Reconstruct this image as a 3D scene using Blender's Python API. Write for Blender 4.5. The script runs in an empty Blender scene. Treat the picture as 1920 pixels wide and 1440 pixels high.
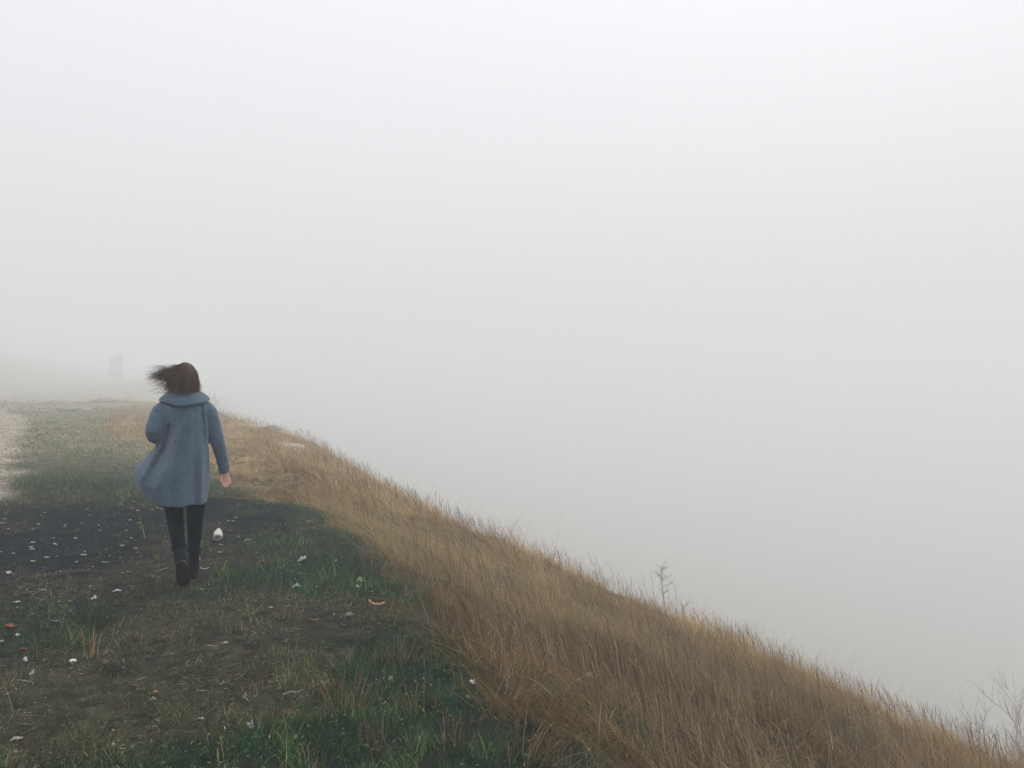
import bpy, math, random
import numpy as np
from mathutils import Vector, Matrix
C = bpy.context
SC = C.scene
COL = SC.collection
PI = math.pi
rs = np.random.RandomState(7)

# ---------------------------------------------------------------- camera
F = 1553.; HZ = 700.; CAM = 1.6           # focal length in photo pixels, horizon row, eye height
cd = bpy.data.cameras.new('camera')
cam = bpy.data.objects.new('camera', cd); COL.objects.link(cam)
cam.location = (0, 0, CAM); cam.rotation_euler = (PI/2, 0, 0)
cd.sensor_width = 36.; cd.lens = 36.*F/1920.; cd.shift_y = -(720-HZ)/1920.
cd.clip_start = .05; cd.clip_end = 3000
SC.camera = cam
# ---------------------------------------------------------------- world: overcast daylight
SUN_EL, SUN_AZ = math.radians(52), math.radians(25)
w = bpy.data.worlds.new('World'); SC.world = w; w.use_nodes = True
nt = w.node_tree; nt.nodes.clear()
out = nt.nodes.new('ShaderNodeOutputWorld'); bg = nt.nodes.new('ShaderNodeBackground')
sky = nt.nodes.new('ShaderNodeTexSky'); sky.sky_type = 'NISHITA'; sky.sun_disc = False
sky.sun_elevation = SUN_EL; sky.sun_rotation = SUN_AZ; sky.air_density = 1; sky.dust_density = 6; sky.ozone_density = 1
hs = nt.nodes.new('ShaderNodeHueSaturation'); hs.inputs['Saturation'].default_value = .12; hs.inputs['Value'].default_value = 1.0
tc = nt.nodes.new('ShaderNodeTexCoord'); sp = nt.nodes.new('ShaderNodeSeparateXYZ')
mr = nt.nodes.new('ShaderNodeMapRange'); mr.inputs['From Min'].default_value = 0; mr.inputs['From Max'].default_value = .6
mr.inputs['To Min'].default_value = 6.9; mr.inputs['To Max'].default_value = 10.3     # overcast: zenith brighter than horizon
cc = nt.nodes.new('ShaderNodeCombineColor')
m1 = nt.nodes.new('ShaderNodeMath'); m1.operation = 'MULTIPLY'; m1.inputs[1].default_value = 1.012
m3 = nt.nodes.new('ShaderNodeMath'); m3.operation = 'MULTIPLY'; m3.inputs[1].default_value = 1.045
mx = nt.nodes.new('ShaderNodeMix'); mx.data_type = 'RGBA'; mx.inputs['Factor'].default_value = .9
L = nt.links.new
L(tc.outputs['Generated'], sp.inputs[0]); L(sp.outputs['Z'], mr.inputs['Value'])
L(mr.outputs[0], cc.inputs[0]); L(mr.outputs[0], m1.inputs[0]); L(mr.outputs[0], m3.inputs[0])
L(m1.outputs[0], cc.inputs[1]); L(m3.outputs[0], cc.inputs[2])
L(sky.outputs[0], hs.inputs['Color']); L(hs.outputs[0], mx.inputs[6]); L(cc.outputs[0], mx.inputs[7])
L(mx.outputs[2], bg.inputs['Color']); bg.inputs['Strength'].default_value = .112
L(bg.outputs[0], out.inputs['Surface'])
sl = bpy.data.lights.new('sun', 'SUN'); sl.energy = .8; sl.angle = math.radians(25); sl.color = (1, .96, .9)
so = bpy.data.objects.new('sun', sl); COL.objects.link(so)
d = Vector((math.sin(SUN_AZ)*math.cos(SUN_EL), math.cos(SUN_AZ)*math.cos(SUN_EL), math.sin(SUN_EL)))
so.rotation_euler = d.to_track_quat('Z', 'Y').to_euler(); so.location = (0, 0, 10)
vs = SC.view_settings; vs.view_transform = 'Standard'; vs.look = 'None'; vs.exposure = 0; vs.gamma = 1
cy = SC.cycles; cy.volume_bounces = 5; cy.max_bounces = 8; cy.diffuse_bounces = 3; cy.transparent_max_bounces = 8
def _h(i,j,k):
    n=(i*73856093)^(j*19349663)^(k*83492791)
    n=(n^(n>>13))*1274126177 & 0x7fffffff
    return ((n^(n>>16))&0xffff)/65535.0
def vnoise(x,y,f,seed=0):
    x=np.asarray(x,float)*f+1000;y=np.asarray(y,float)*f+1000
    i=np.floor(x).astype(np.int64);j=np.floor(y).astype(np.int64)
    a=x-i;b=y-j;a=a*a*(3-2*a);b=b*b*(3-2*b)
    return ((_h(i,j,seed)*(1-a)+_h(i+1,j,seed)*a)*(1-b)+(_h(i,j+1,seed)*(1-a)+_h(i+1,j+1,seed)*a)*b)*2-1
def fbm(x,y,f,o=3,seed=0):
    r=0;a=1;t=0
    for k in range(o):
        r=r+a*vnoise(x,y,f*2.03**k,seed+k*17);t+=a;a*=.5
    return r/t
def sstep(a,b,x):
    t=np.clip((x-a)/(b-a),0,1);return t*t*(3-2*t)
def splus(x,k=1.):
    return np.where(x/k>20,x,k*np.log1p(np.exp(np.clip(x/k,-30,20))))
def edge_x(y):
    return 1.5-0.38*y-0.0022*np.clip(y-12,0,60)**2
def s_of(x,y):
    return (x-edge_x(y)-.18*vnoise(x*0,y,.45,3))/1.07
CY=np.array([-20,5,9,11,13,16,22,36,60]);CS=np.array([12,11.6,10.4,8.7,6.6,4.4,3.2,1.5,.4])
def ground_z(x,y):
    x=np.asarray(x,float);y=np.asarray(y,float)
    s=s_of(x,y);sc=np.interp(y,CY,CS)
    h=np.interp(y,[7,13,19,22,25,28,40],[.405,.42,.405,.355,.28,.18,.14])*splus(s-.05,.18)+.55*splus(s-sc,.35)
    h=110*(1-np.exp(-h/110))
    rise=.34*splus(-x-.42*y-19,3.); rise=16*(1-np.exp(-rise/16))
    n=.05*fbm(x,y,.33,2,5)+.022*fbm(x,y,1.7,2,9)+.014*vnoise(x,y,6.,21)+.007*vnoise(x,y,14.,23)*(np.hypot(x,y)<14)
    d=np.hypot(x,y)
    slope=sstep(.1,1.2,s)
    n=n+slope*(.15*fbm(x,y,.5,2,31)+.085*vnoise(x,y,1.7,33)+.03*vnoise(x,y,3.6,35))
    n=n+np.clip(d-15,0,60)*.007*fbm(x,y,.06,2,40)
    flat=np.exp(-((x+2.5)**2+(y-6.35)**2)/.5)
    dip=.016*splus(y-14,1.5)*np.exp(-np.clip(y-14,0,None)/90)
    return -h+rise-dip+n*(1-flat)
# ---------------------------------------------------------------- helpers
def tag(o, label=None, cat=None, group=None, kind=None):
    for k, v in (('label', label), ('category', cat), ('group', group), ('kind', kind)):
        if v: o[k] = v
    return o
def empty(name, loc=(0, 0, 0), rz=0):
    o = bpy.data.objects.new(name, None); COL.objects.link(o); o.location = loc; o.rotation_euler = (0, 0, rz)
    o.empty_display_size = .05; return o
def new_mesh(name, V, Fc, smooth=True):
    me = bpy.data.meshes.new(name); me.from_pydata([tuple(v) for v in V], [], Fc)
    me.validate(); me.update()
    if smooth: me.polygons.foreach_set('use_smooth', [True]*len(me.polygons))
    return me
def link(name, me, mat=None, parent=None):
    o = bpy.data.objects.new(name, me); COL.objects.link(o)
    if mat and not me.materials: me.materials.append(mat)
    if parent: o.parent = parent
    return o
class MB:
    def __init__(s): s.v = []; s.f = []
    def add(s, V, Fc):
        n = len(s.v); s.v += [tuple(map(float, v)) for v in V]; s.f += [tuple(i+n for i in f) for f in Fc]; return s
    def loft(s, rings, cap=True):
        n = len(rings[0]); V = [p for r in rings for p in r]; Fc = []
        for i in range(len(rings)-1):
            for j in range(n):
                a = i*n+j; b = i*n+(j+1) % n; Fc.append((a, b, b+n, a+n))
        if cap:
            m = len(V); V = V+[np.mean(rings[0], 0), np.mean(rings[-1], 0)]; e = (len(rings)-1)*n
            for j in range(n):
                Fc.append((m, (j+1) % n, j)); Fc.append((m+1, e+j, e+(j+1) % n))
        return s.add(V, Fc)
    def tube(s, P, R, n=14, flat=1., side=None, smooth=3, cap=True):
        P = np.array(P, float); R = np.array([(r if np.ndim(r) else (r, r*flat)) for r in R], float)
        if smooth:                                  # Catmull-Rom through the joints
            Q = []; S = []
            for i in range(len(P)-1):
                p0 = P[max(i-1, 0)]; p1 = P[i]; p2 = P[i+1]; p3 = P[min(i+2, len(P)-1)]
                for k in range(smooth):
                    t = k/smooth
                    Q.append(.5*((2*p1)+(-p0+p2)*t+(2*p0-5*p1+4*p2-p3)*t*t+(-p0+3*p1-3*p2+p3)*t**3)); S.append(R[i]*(1-t)+R[i+1]*t)
            Q.append(P[-1]); S.append(R[-1]); P = np.array(Q); R = np.array(S)
        T = np.gradient(P, axis=0); T /= np.linalg.norm(T, axis=1)[:, None]+1e-12
        a = np.array(side, float) if side is not None else (np.array([1., 0, 0]) if abs(T[0][0]) < .8 else np.array([0, 1., 0]))
        rings = []
        for p, t, r in zip(P, T, R):
            a = a-t*a.dot(t); a /= np.linalg.norm(a)+1e-12; b = np.cross(t, a)
            th = np.linspace(0, 2*PI, n, endpoint=False)
            rings.append(p+np.outer(np.cos(th)*r[0], a)+np.outer(np.sin(th)*r[1], b))
        return s.loft(rings, cap)
    def ell(s, c, r, n=16, m=10):
        c = np.array(c); th = np.linspace(0, 2*PI, n, endpoint=False); rings = []
        for ph in np.linspace(.12, PI-.12, m):
            rings.append(np.stack([c[0]+r[0]*np.sin(ph)*np.cos(th), c[1]+r[1]*np.sin(ph)*np.sin(th), np.full(n, c[2]-r[2]*np.cos(ph))], 1))
        return s.loft(rings)
    def mesh(s, name, smooth=True): return new_mesh(name, s.v, s.f, smooth)
def remesh(me, vox, name, sm=6, fac=.5):
    o = bpy.data.objects.new('tmp', me); COL.objects.link(o)
    m = o.modifiers.new('r', 'REMESH'); m.mode = 'VOXEL'; m.voxel_size = vox; m.use_smooth_shade = True
    if sm: k = o.modifiers.new('s', 'SMOOTH'); k.iterations = sm; k.factor = fac
    dg = C.evaluated_depsgraph_get(); r = bpy.data.meshes.new_from_object(o.evaluated_get(dg)); r.name = name
    bpy.data.objects.remove(o); return r
def material(name, col, rough=.8, var=.25, scale=20., bump=0., bscale=None, spec=.3, sheen=0., col2=None):
    m = bpy.data.materials.new(name); m.use_nodes = True; t = m.node_tree; b = t.nodes['Principled BSDF']
    tcn = t.nodes.new('ShaderNodeTexCoord'); n = t.nodes.new('ShaderNodeTexNoise'); n.inputs['Scale'].default_value = scale; n.inputs['Detail'].default_value = 5
    cr = t.nodes.new('ShaderNodeValToRGB'); e = cr.color_ramp.elements
    e[0].position = .3; e[1].position = .7
    c2 = col2 or [c*(1+var) for c in col]; c1 = [c*(1-var) for c in col] if not col2 else col
    e[0].color = (*c1, 1); e[1].color = (*c2, 1)
    t.links.new(tcn.outputs['Object'], n.inputs['Vector']); t.links.new(n.outputs['Fac'], cr.inputs[0]); t.links.new(cr.outputs[0], b.inputs['Base Color'])
    b.inputs['Roughness'].default_value = rough; b.inputs['Specular IOR Level'].default_value = spec
    if sheen: b.inputs['Sheen Weight'].default_value = sheen; b.inputs['Sheen Roughness'].default_value = .5
    if bump:
        n2 = t.nodes.new('ShaderNodeTexNoise'); n2.inputs['Scale'].default_value = bscale or scale*4; n2.inputs['Detail'].default_value = 6
        t.links.new(tcn.outputs['Object'], n2.inputs['Vector'])
        bm_ = t.nodes.new('ShaderNodeBump'); bm_.inputs['Strength'].default_value = bump; bm_.inputs['Distance'].default_value = .01
        t.links.new(n2.outputs['Fac'], bm_.inputs['Height']); t.links.new(bm_.outputs[0], b.inputs['Normal'])
    return m
def attr_material(name, rough=.75, trans=.25, spec=.2):
    """colour comes from a per-blade colour attribute (each blade's own dye, nothing about light)"""
    m = bpy.data.materials.new(name); m.use_nodes = True; t = m.node_tree; b = t.nodes['Principled BSDF']
    a = t.nodes.new('ShaderNodeAttribute'); a.attribute_name = 'tint'
    t.links.new(a.outputs['Color'], b.inputs['Base Color']); b.inputs['Roughness'].default_value = rough; b.inputs['Specular IOR Level'].default_value = spec
    if trans:
        tr = t.nodes.new('ShaderNodeBsdfTranslucent'); mxs = t.nodes.new('ShaderNodeMixShader'); mxs.inputs[0].default_value = trans
        t.links.new(a.outputs['Color'], tr.inputs['Color']); t.links.new(b.outputs[0], mxs.inputs[1]); t.links.new(tr.outputs[0], mxs.inputs[2])
        t.links.new(mxs.outputs[0], t.nodes['Material Output'].inputs['Surface'])
    return m
def px_ground(px, py):
    """ground point seen at a photo pixel"""
    t = np.exp(np.linspace(math.log(1.5), math.log(150), 3000)); u = (px-960)/F; v = (HZ-py)/F
    z = ground_z(u*t, t); k = np.argmax(CAM+v*t < z)
    return float(u*t[k]), float(t[k]), float(z[k])

# ---------------------------------------------------------------- ground sheet
def blob(x, y, px, py, rx, ry, soft=.5):
    dd = CAM*F/(py-HZ); cx = (px-960)/F*dd
    wob = .5*fbm(x, y, .9, 3, 77)+.42*fbm(x, y, 3.6, 3, 78)
    r = np.sqrt(((x-cx)/rx)**2+((y-dd)/ry)**2)+wob+.25*vnoise(x, y, 9., 79)
    return 1-sstep(1-soft, 1+soft*.4, r)
def zones(x, y):
    """fractions 0..1: bare dark soil, bare brown soil, green, path, tall dry grass"""
    s = s_of(x, y)
    m = sstep(9.4, 11., y)*1.0+.2*np.clip(y-11, 0, 14)
    gold = sstep(-.20, .40, s-.08+m+.5*fbm(x, y, .8, 2, 51)+.35*fbm(x, y, 3., 2, 52))
    dark = np.maximum.reduce([blob(x, y, 225, 985, 1.35, 2.0), blob(x, y, 20, 985, 2.0, 1.7)*.55, blob(x, y, 430, 985, .7, 1.0)*.55, blob(x, y, 330, 965, 1.2, 1.6), blob(x, y, 60, 1040, 1.2, .9)])
    brown = np.maximum.reduce([blob(x, y, 20, 1000, 2.4, 2.3), blob(x, y, 200, 1010, 2.2, 2.0), blob(x, y, 20, 1080, 1.7, 1.1), blob(x, y, 150, 1070, 1.0, .8), blob(x, y, 290, 1080, .7, .6)*.6, blob(x, y, 60, 1240, .8, .45)*.4, blob(x,y,560,1180,.5,.4)*.6])
    pe = -.583*y-.12*np.clip(y-34, 0, 60)+.40*fbm(x, y, .5, 2, 61)+.22*fbm(x, y, 1.4, 2, 64)+.10*fbm(x, y, 3., 2, 63)     # right edge of the sandy path
    path = sstep(-.1, .55, pe-x)*sstep(9.3, 10.4, y+.3*fbm(x, y, 1.1, 2, 62))
    green = np.clip(.72+.9*fbm(x, y, .7, 3, 71)+.5*fbm(x, y, 3.1, 2, 72), 0, 1)
    green = np.maximum.reduce([green*.72, blob(x, y, 700, 1300, 1.0, 1.3), blob(x, y, 600, 1080, 1.1, 1.6), blob(x, y, 430, 1360, .7, .6)*.9, blob(x, y, 250, 1420, .5, .3)*.8, blob(x, y, 80, 1330, .4, .3)*.7, blob(x, y, 320, 1200, .35, .3)*.6, blob(x, y, 950, 1420, .5, .5), blob(x, y, 130, 1190, .45, .35),
                               blob(x, y, 480, 1400, .9, .35), blob(x, y, 180, 905, 1.6, 1.3), blob(x, y, 520, 1010, .9, .9), blob(x, y, 180, 820, 3.5, 6)*.8])
    straw = np.maximum.reduce([blob(x, y, 420, 1170, .9, .6), blob(x, y, 300, 1270, 1.0, .5), blob(x, y, 120, 1360, .9, .4), blob(x, y, 380, 1330, .5, .4)])
    green = green*(1-.5*straw)
    dark = np.clip(dark*(1.0+.55*fbm(x, y, 2.6, 3, 121)), 0, 1); return gold, dark*(1-gold), brown, path, green, straw
def build_ground():
    rr = np.concatenate([np.geomspace(.35, 2.4, 28)[:-1], np.geomspace(2.4, 34, 620)[:-1], np.geomspace(34, 900, 150)])
    az = np.concatenate([np.linspace(-42, 42, 620), np.linspace(42, 318, 90)[1:-1]])*PI/180
    na = len(az); R, A = np.meshgrid(rr, az, indexing='ij'); X = (R*np.sin(A)).ravel(); Y = (R*np.cos(A)).ravel()
    Z = ground_z(X, Y); nr = len(rr)
    V = np.stack([X, Y, Z], 1); V = np.vstack([V, [[0, 0, float(ground_z(0, 0))]]])
    i = np.arange(nr-1)[:, None]*na; j = np.arange(na)[None]; j2 = (j+1) % na
    q = np.stack([i+j, i+na+j, i+na+j2, i+j2], -1).reshape(-1, 4)[:, ::-1]
    tri = np.stack([np.full(na, nr*na), (np.arange(na)+1) % na, np.arange(na)], 1)
    me = bpy.data.meshes.new('ground')
    me.vertices.add(len(V)); me.vertices.foreach_set('co', V.ravel())
    nl = q.size+tri.size; me.loops.add(nl); me.loops.foreach_set('vertex_index', np.concatenate([q.ravel(), tri.ravel()]).astype(np.int32))
    me.polygons.add(len(q)+len(tri))
    me.polygons.foreach_set('loop_start', np.concatenate([np.arange(len(q))*4, len(q)*4+np.arange(len(tri))*3]).astype(np.int32))
    me.update(calc_edges=True); me.validate(); me.polygons.foreach_set('use_smooth', np.ones(len(me.polygons), bool))
    x, y = V[:, 0], V[:, 1]; gold, dark, brown, path, green, straw = zones(x, y)
    def mixc(a, b, f): return a*(1-f[:, None])+np.array(b)*f[:, None]
    c = np.tile(np.array([.030, .029, .020]), (len(V), 1))
    c = mixc(c, (.010, .030, .016), green*.95); c = mixc(c, (.056, .052, .028), straw*.6)
    far = sstep(11, 20, y); c = mixc(c, (.22, .21, .14), far*.8); far_haze = sstep(38, 85, np.hypot(x, y))*(1-sstep(2, 14, s_of(x, y))); c = mixc(c, (.32, .30, .25), far_haze)  # ground paled with distance: fog fading put into its colour
    c = mixc(c, (.021, .020, .016), brown*.9)
    c = mixc(c, (.0015, .006, .009), np.clip(dark*1.25, 0, 1))
    gold = gold*(1-sstep(28, 50, y)); c = mixc(c, (.050, .042, .026), gold*.85)
    gp = sstep(.0, .36, fbm(x, y, .75, 3, 97))*(1-sstep(6.5, 11, np.hypot(x, y))); c = mixc(c, (.018, .030, .018), gold*gp*.8)
    c = mixc(c, (.24, .175, .10), gold*sstep(6.5, 16, np.hypot(x, y))*.85)  # golden ground lightened with distance, partly painted haze
    c = mixc(c, (.30, .26, .205), path*.95)
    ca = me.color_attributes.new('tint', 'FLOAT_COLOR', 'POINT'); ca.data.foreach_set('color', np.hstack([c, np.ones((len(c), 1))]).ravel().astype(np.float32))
    m = bpy.data.materials.new('ground'); m.use_nodes = True; t = m.node_tree; b = t.nodes['Principled BSDF']; Lk = t.links.new
    a = t.nodes.new('ShaderNodeAttribute'); a.attribute_name = 'tint'; tcn = t.nodes.new('ShaderNodeTexCoord')
    def noise(sc, de=6, ro=.6):
        n = t.nodes.new('ShaderNodeTexNoise'); n.inputs['Scale'].default_value = sc; n.inputs['Detail'].default_value = de; n.inputs['Roughness'].default_value = ro
        Lk(tcn.outputs['Object'], n.inputs['Vector']); return n
    n1 = noise(9); n2 = noise(70, 8, .75); n3 = noise(2.2, 4)
    def rng(n, lo, hi):
        r = t.nodes.new('ShaderNodeMapRange'); r.inputs['From Min'].default_value = .3; r.inputs['From Max'].default_value = .7
        r.inputs['To Min'].default_value = lo; r.inputs['To Max'].default_value = hi; Lk(n.outputs['Fac'], r.inputs['Value']); return r
    ml = t.nodes.new('ShaderNodeMath'); ml.operation = 'MULTIPLY'; Lk(rng(n1, .30, 1.9).outputs[0], ml.inputs[0]); Lk(rng(n2, .25, 2.0).outputs[0], ml.inputs[1])
    ml2 = t.nodes.new('ShaderNodeMath'); ml2.operation = 'MULTIPLY'; Lk(ml.outputs[0], ml2.inputs[0]); Lk(rng(n3, .8, 1.2).outputs[0], ml2.inputs[1])
    vm = t.nodes.new('ShaderNodeVectorMath'); vm.operation = 'SCALE'; Lk(a.outputs['Color'], vm.inputs[0]); Lk(ml2.outputs[0], vm.inputs['Scale']); Lk(vm.outputs[0], b.inputs['Base Color'])
    b.inputs['Roughness'].default_value = .95; b.inputs['Specular IOR Level'].default_value = .15
    bp = t.nodes.new('ShaderNodeBump'); bp.inputs['Strength'].default_value = .9; bp.inputs['Distance'].default_value = .02; Lk(n2.outputs['Fac'], bp.inputs['Height']); Lk(bp.outputs[0], b.inputs['Normal'])
    o = link('ground', me, m); tag(o, 'uneven hilltop of moss, straw and dark bare soil falling away to the right', 'ground', kind='structure')
build_ground()
gx = np.array([0.]); zmin = float(ground_z(np.array([440., 300, 200]), np.array([0., 300, 350])).min())

# ---------------------------------------------------------------- grass blades (numpy ribbons)
def blades(name, P, H, azim, th0, th1, W, col, K=4, face=None, prof=None, tipcol=None):
    """P roots (N,3); stem angle from vertical runs th0 -> th1 along its length; ribbons of K segments"""
    N = len(P); tau = np.linspace(0, 1, K+1)
    th = th0[:, None]+(th1-th0)[:, None]*tau[None]**1.3
    ds = H[:, None]/K; mid = .5*(th[:, 1:]+th[:, :-1])
    hx = np.concatenate([np.zeros((N, 1)), np.cumsum(np.sin(mid)*ds, 1)], 1); hz = np.concatenate([np.zeros((N, 1)), np.cumsum(np.cos(mid)*ds, 1)], 1)
    C3 = np.stack([P[:, 0:1]+hx*np.sin(azim)[:, None], P[:, 1:2]+hx*np.cos(azim)[:, None], P[:, 2:3]+hz], -1)
    fa = face if face is not None else rs.uniform(-.9, .9, N)
    sd = np.stack([np.cos(fa), np.sin(fa), np.zeros(N)], 1)
    pr = np.array(prof) if prof is not None else np.linspace(1, .25, K+1)
    off = sd[:, None]*(W[:, None]*pr[None])[..., None]*.5
    V = np.stack([C3-off, C3+off], 2).reshape(N*(K+1)*2, 3)
    b = (np.arange(N)*(K+1)*2)[:, None]+(np.arange(K)*2)[None]
    q = np.stack([b, b+1, b+3, b+2], -1).reshape(-1, 4)
    me = bpy.data.meshes.new(name); me.vertices.add(len(V)); me.vertices.foreach_set('co', V.astype(np.float32).ravel())
    me.loops.add(q.size); me.loops.foreach_set('vertex_index', q.astype(np.int32).ravel()); me.polygons.add(len(q))
    me.polygons.foreach_set('loop_start', (np.arange(len(q))*4).astype(np.int32)); me.update(calc_edges=True)
    c = np.repeat(col[:, None], K+1, 1)
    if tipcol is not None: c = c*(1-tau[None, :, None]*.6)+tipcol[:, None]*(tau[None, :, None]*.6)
    c = np.repeat(c[:, :, None], 2, 2).reshape(-1, 3)
    ca = me.color_attributes.new('tint', 'FLOAT_COLOR', 'POINT'); ca.data.foreach_set('color', np.hstack([c, np.ones((len(c), 1))]).astype(np.float32).ravel())
    return me
def scatter(N, d0, d1, um=.80):
    u = rs.uniform(-um, um, N); d = np.exp(rs.uniform(math.log(d0), math.log(d1), N)); return u*d, d
def pick(cols, n, p=None): return np.array(cols)[rs.choice(len(cols), n, p=p)]
def vary(c, a=.25): return np.clip(c*(1+rs.uniform(-a, a, (len(c), 1)))*(1+rs.uniform(-.06, .06, c.shape)), 0, 1)
GM = attr_material('dry_grass', .7, .3); GG = attr_material('green_grass', .75, .2)
def clear_person(x, y): return ((x+2.46)**2/.11**2+(y-6.35)**2/.30**2) > 1

def cells(x, y, size, seed):
    """nearest jittered cell centre: blades gather into tufts"""
    i0 = np.floor(x/size).astype(np.int64); j0 = np.floor(y/size).astype(np.int64); bd = np.full(len(x), 1e9); bx = x.copy(); by = y.copy(); bi = i0.copy()
    for di in (-1, 0, 1):
        for dj in (-1, 0, 1):
            i = i0+di; j = j0+dj; cx = (i+_h(i+5000, j+5000, seed))*size; cy_ = (j+_h(i+5000, j+5000, seed+1))*size; dd = (x-cx)**2+(y-cy_)**2
            m = dd < bd; bd = np.where(m, dd, bd); bx = np.where(m, cx, bx); by = np.where(m, cy_, by)
    return bx, by, np.sqrt(bd)/size, _h(np.round(bx*991).astype(np.int64)+90000, np.round(by*991).astype(np.int64)+90000, seed+2)
def tall_grass():
    # dense body of the slope
    x, y = scatter(760000, 2.4, 80); gold, dark, brown, path, green, straw = zones(x, y)
    s = s_of(x, y); cl = fbm(x, y, 2.2, 2, 81); cl2 = fbm(x, y, .5, 2, 83)
    gap = sstep(.0, .36, fbm(x, y, .75, 3, 97))*sstep(.9, 2., s)*(1-sstep(6.5, 11, np.hypot(x, y)))
    gap = np.maximum(gap, .95*np.exp(-((x-.95)/.75)**2-((y-4.1)/.7)**2)*sstep(-.5, .4, fbm(x, y, 2., 2, 99)))
    bx, by, cr, ch = cells(x+.08*fbm(x, y, 3., 2, 130), y+.08*fbm(x, y, 3., 2, 131), .52, 5)
    keep = (rs.rand(len(x)) < np.clip(gold, 0, 1)**1.2*np.clip(1.05+.5*cl-1.15*cr, .07, 1)*(1-.62*gap)) & (s < 30)
    x, y, s, cl, cl2, gold, gap, bx, by, cr, ch = [a[keep] for a in (x, y, s, cl, cl2, gold, gap, bx, by, cr, ch)]
    n = len(x); d = np.hypot(x, y); z = ground_z(x, y)
    hs_ = .13+.17*sstep(-.6, .6, s)
    hs_ = hs_*(1+.4*cl)*(1+.3*cl2)*(.5+1.0*ch)*(1-.45*gap)*(1.2-.75*cr)
    H = hs_*np.where(rs.rand(n) < .12, rs.uniform(1.1, 1.75, n), rs.uniform(.3, 1.1, n))*.95
    lod = np.clip(d/6., 1, 9)
    W = rs.uniform(.0012, .0030, n)*lod**.85
    comb = sstep(-.3, .3, s)*(1-.8*sstep(1.2, 4.5, s)+.5*(fbm(x, y, .8, 2, 151)))*(1-sstep(14, 24, y)); comb = np.clip(comb, 0, 1)           # overhanging, combed grass on the brow
    wind = fbm(x, y, .9, 2, 91)
    out_az = np.arctan2(x-bx, y-by)                            # tufts open outward, wind bends them
    wx = np.sin(out_az)*(.5+cr)-.75-.7*comb+.6*wind+rs.normal(0, .62, n); wy = np.cos(out_az)*(.5+cr)+.3*wind+rs.normal(0, .62, n)
    az = np.arctan2(wx, wy)+(1.9*(ch-.5)+.9*fbm(x, y, .45, 2, 96))*(1-.5*comb)
    down = rs.rand(n) < .22*(1-comb); az = np.where(down, 1.3+rs.normal(0, .6, n), az)
    th0 = rs.uniform(.0, .30, n)+.30*cr+.62*comb; th1 = rs.uniform(.2, 1.4, n)+.75*comb*rs.rand(n)+.9*(ch-.5)+np.where(rs.rand(n) < .22, rs.uniform(.5, 1.3, n), 0)
    golds = [(.42, .26, .105), (.50, .33, .14), (.30, .175, .075), (.21, .115, .055), (.37, .25, .12), (.11, .085, .045), (.62, .47, .26), (.04, .035, .028)]
    col = vary(pick(golds, n, [.22, .16, .17, .13, .12, .09, .05, .06]), .25)*(.17+.88*ch[:, None])*(.84+1.25*sstep(8, 17, d)[:, None])*(.50+.95*sstep(-.45, .5, fbm(x, y, 1.9, 4, 98)))[:, None]  # brighter with distance: yellow brow tone and painted haze together
    olv = (sstep(.05, .4, fbm(x, y, .95, 3, 141))*(1-sstep(8, 16, d)))[:, None]*rs.uniform(.3, 1, (n, 1)); col = col*(1-.65*olv)+np.array([.10, .105, .055])*.65*olv*rs.uniform(.5, 1.5, (n, 1))
    red = sstep(0, .5, fbm(x, y, 1.1, 2, 95))[:, None]; col = col*(1-.5*red)+np.array([.17, .10, .06])*.5*red*rs.uniform(.5, 1.4, (n, 1))
    yel = (comb*sstep(6, 8, y)*(1-sstep(11, 14, y)))[:, None]; col = col*(1-.5*yel)+np.array([.52, .40, .20])*.5*yel*rs.uniform(.6, 1.3, (n, 1))
    col = col*(1-.62*gap[:, None])+np.array([.034, .046, .028])*.62*gap[:, None]*rs.uniform(.5, 1.8, (n, 1))
    gz = (sstep(2.3, 3.9, x)*sstep(4.3, 6.3, y)*sstep(-.5, .3, fbm(x, y, .7, 2, 161)))[:, None]*rs.uniform(.4, 1.0, (n, 1)); col = col*(1-.7*gz)+np.array([.50, .32, .15])*.7*gz; fb = (sstep(13, 24, d)*.55)[:, None]; col = col*(1-fb)+np.array([.40, .31, .20])*fb*rs.uniform(.75, 1.25, (n, 1))  # golden zone by place; far blades blended to beige as painted haze
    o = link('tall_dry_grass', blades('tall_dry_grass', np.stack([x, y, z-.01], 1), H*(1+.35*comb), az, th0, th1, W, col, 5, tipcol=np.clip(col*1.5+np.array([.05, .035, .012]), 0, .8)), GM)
    tag(o, 'dense golden dry grass covering the falling hillside', 'grass', kind='stuff')
    # seed stalks standing above it
    x, y = scatter(42000, 3, 42); g = zones(x, y)[0]; s = s_of(x, y)
    k = (rs.rand(len(x)) < g*np.clip(.45+1.1*fbm(x, y, 1.3, 2, 101), .05, 1)) & (s > -.1) & (s < 14); x, y, s = x[k], y[k], s[k]; n = len(x); d = np.hypot(x, y)
    H = rs.uniform(.26, .52, n)*(1+.3*fbm(x, y, .7, 2, 103)); W = rs.uniform(.0024, .0042, n)*np.clip(d/7, 1, 5)**.6
    az = -PI/2+rs.normal(0, .8, n); col = vary(pick([(.26, .19, .11), (.17, .12, .08), (.09, .07, .055), (.36, .28, .18)], n, [.35, .3, .2, .15]), .25)
    o = link('seed_stalks', blades('seed_stalks', np.stack([x, y, ground_z(x, y)-.01], 1), H, az, rs.uniform(0, .2, n), rs.uniform(.15, .75, n), W, col, 6, prof=[.35, .3, .28, .28, .9, 1.1, .25]), GM)
    tag(o, 'thin seed stalks standing above the golden grass of the slope', 'grass', kind='stuff')
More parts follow.
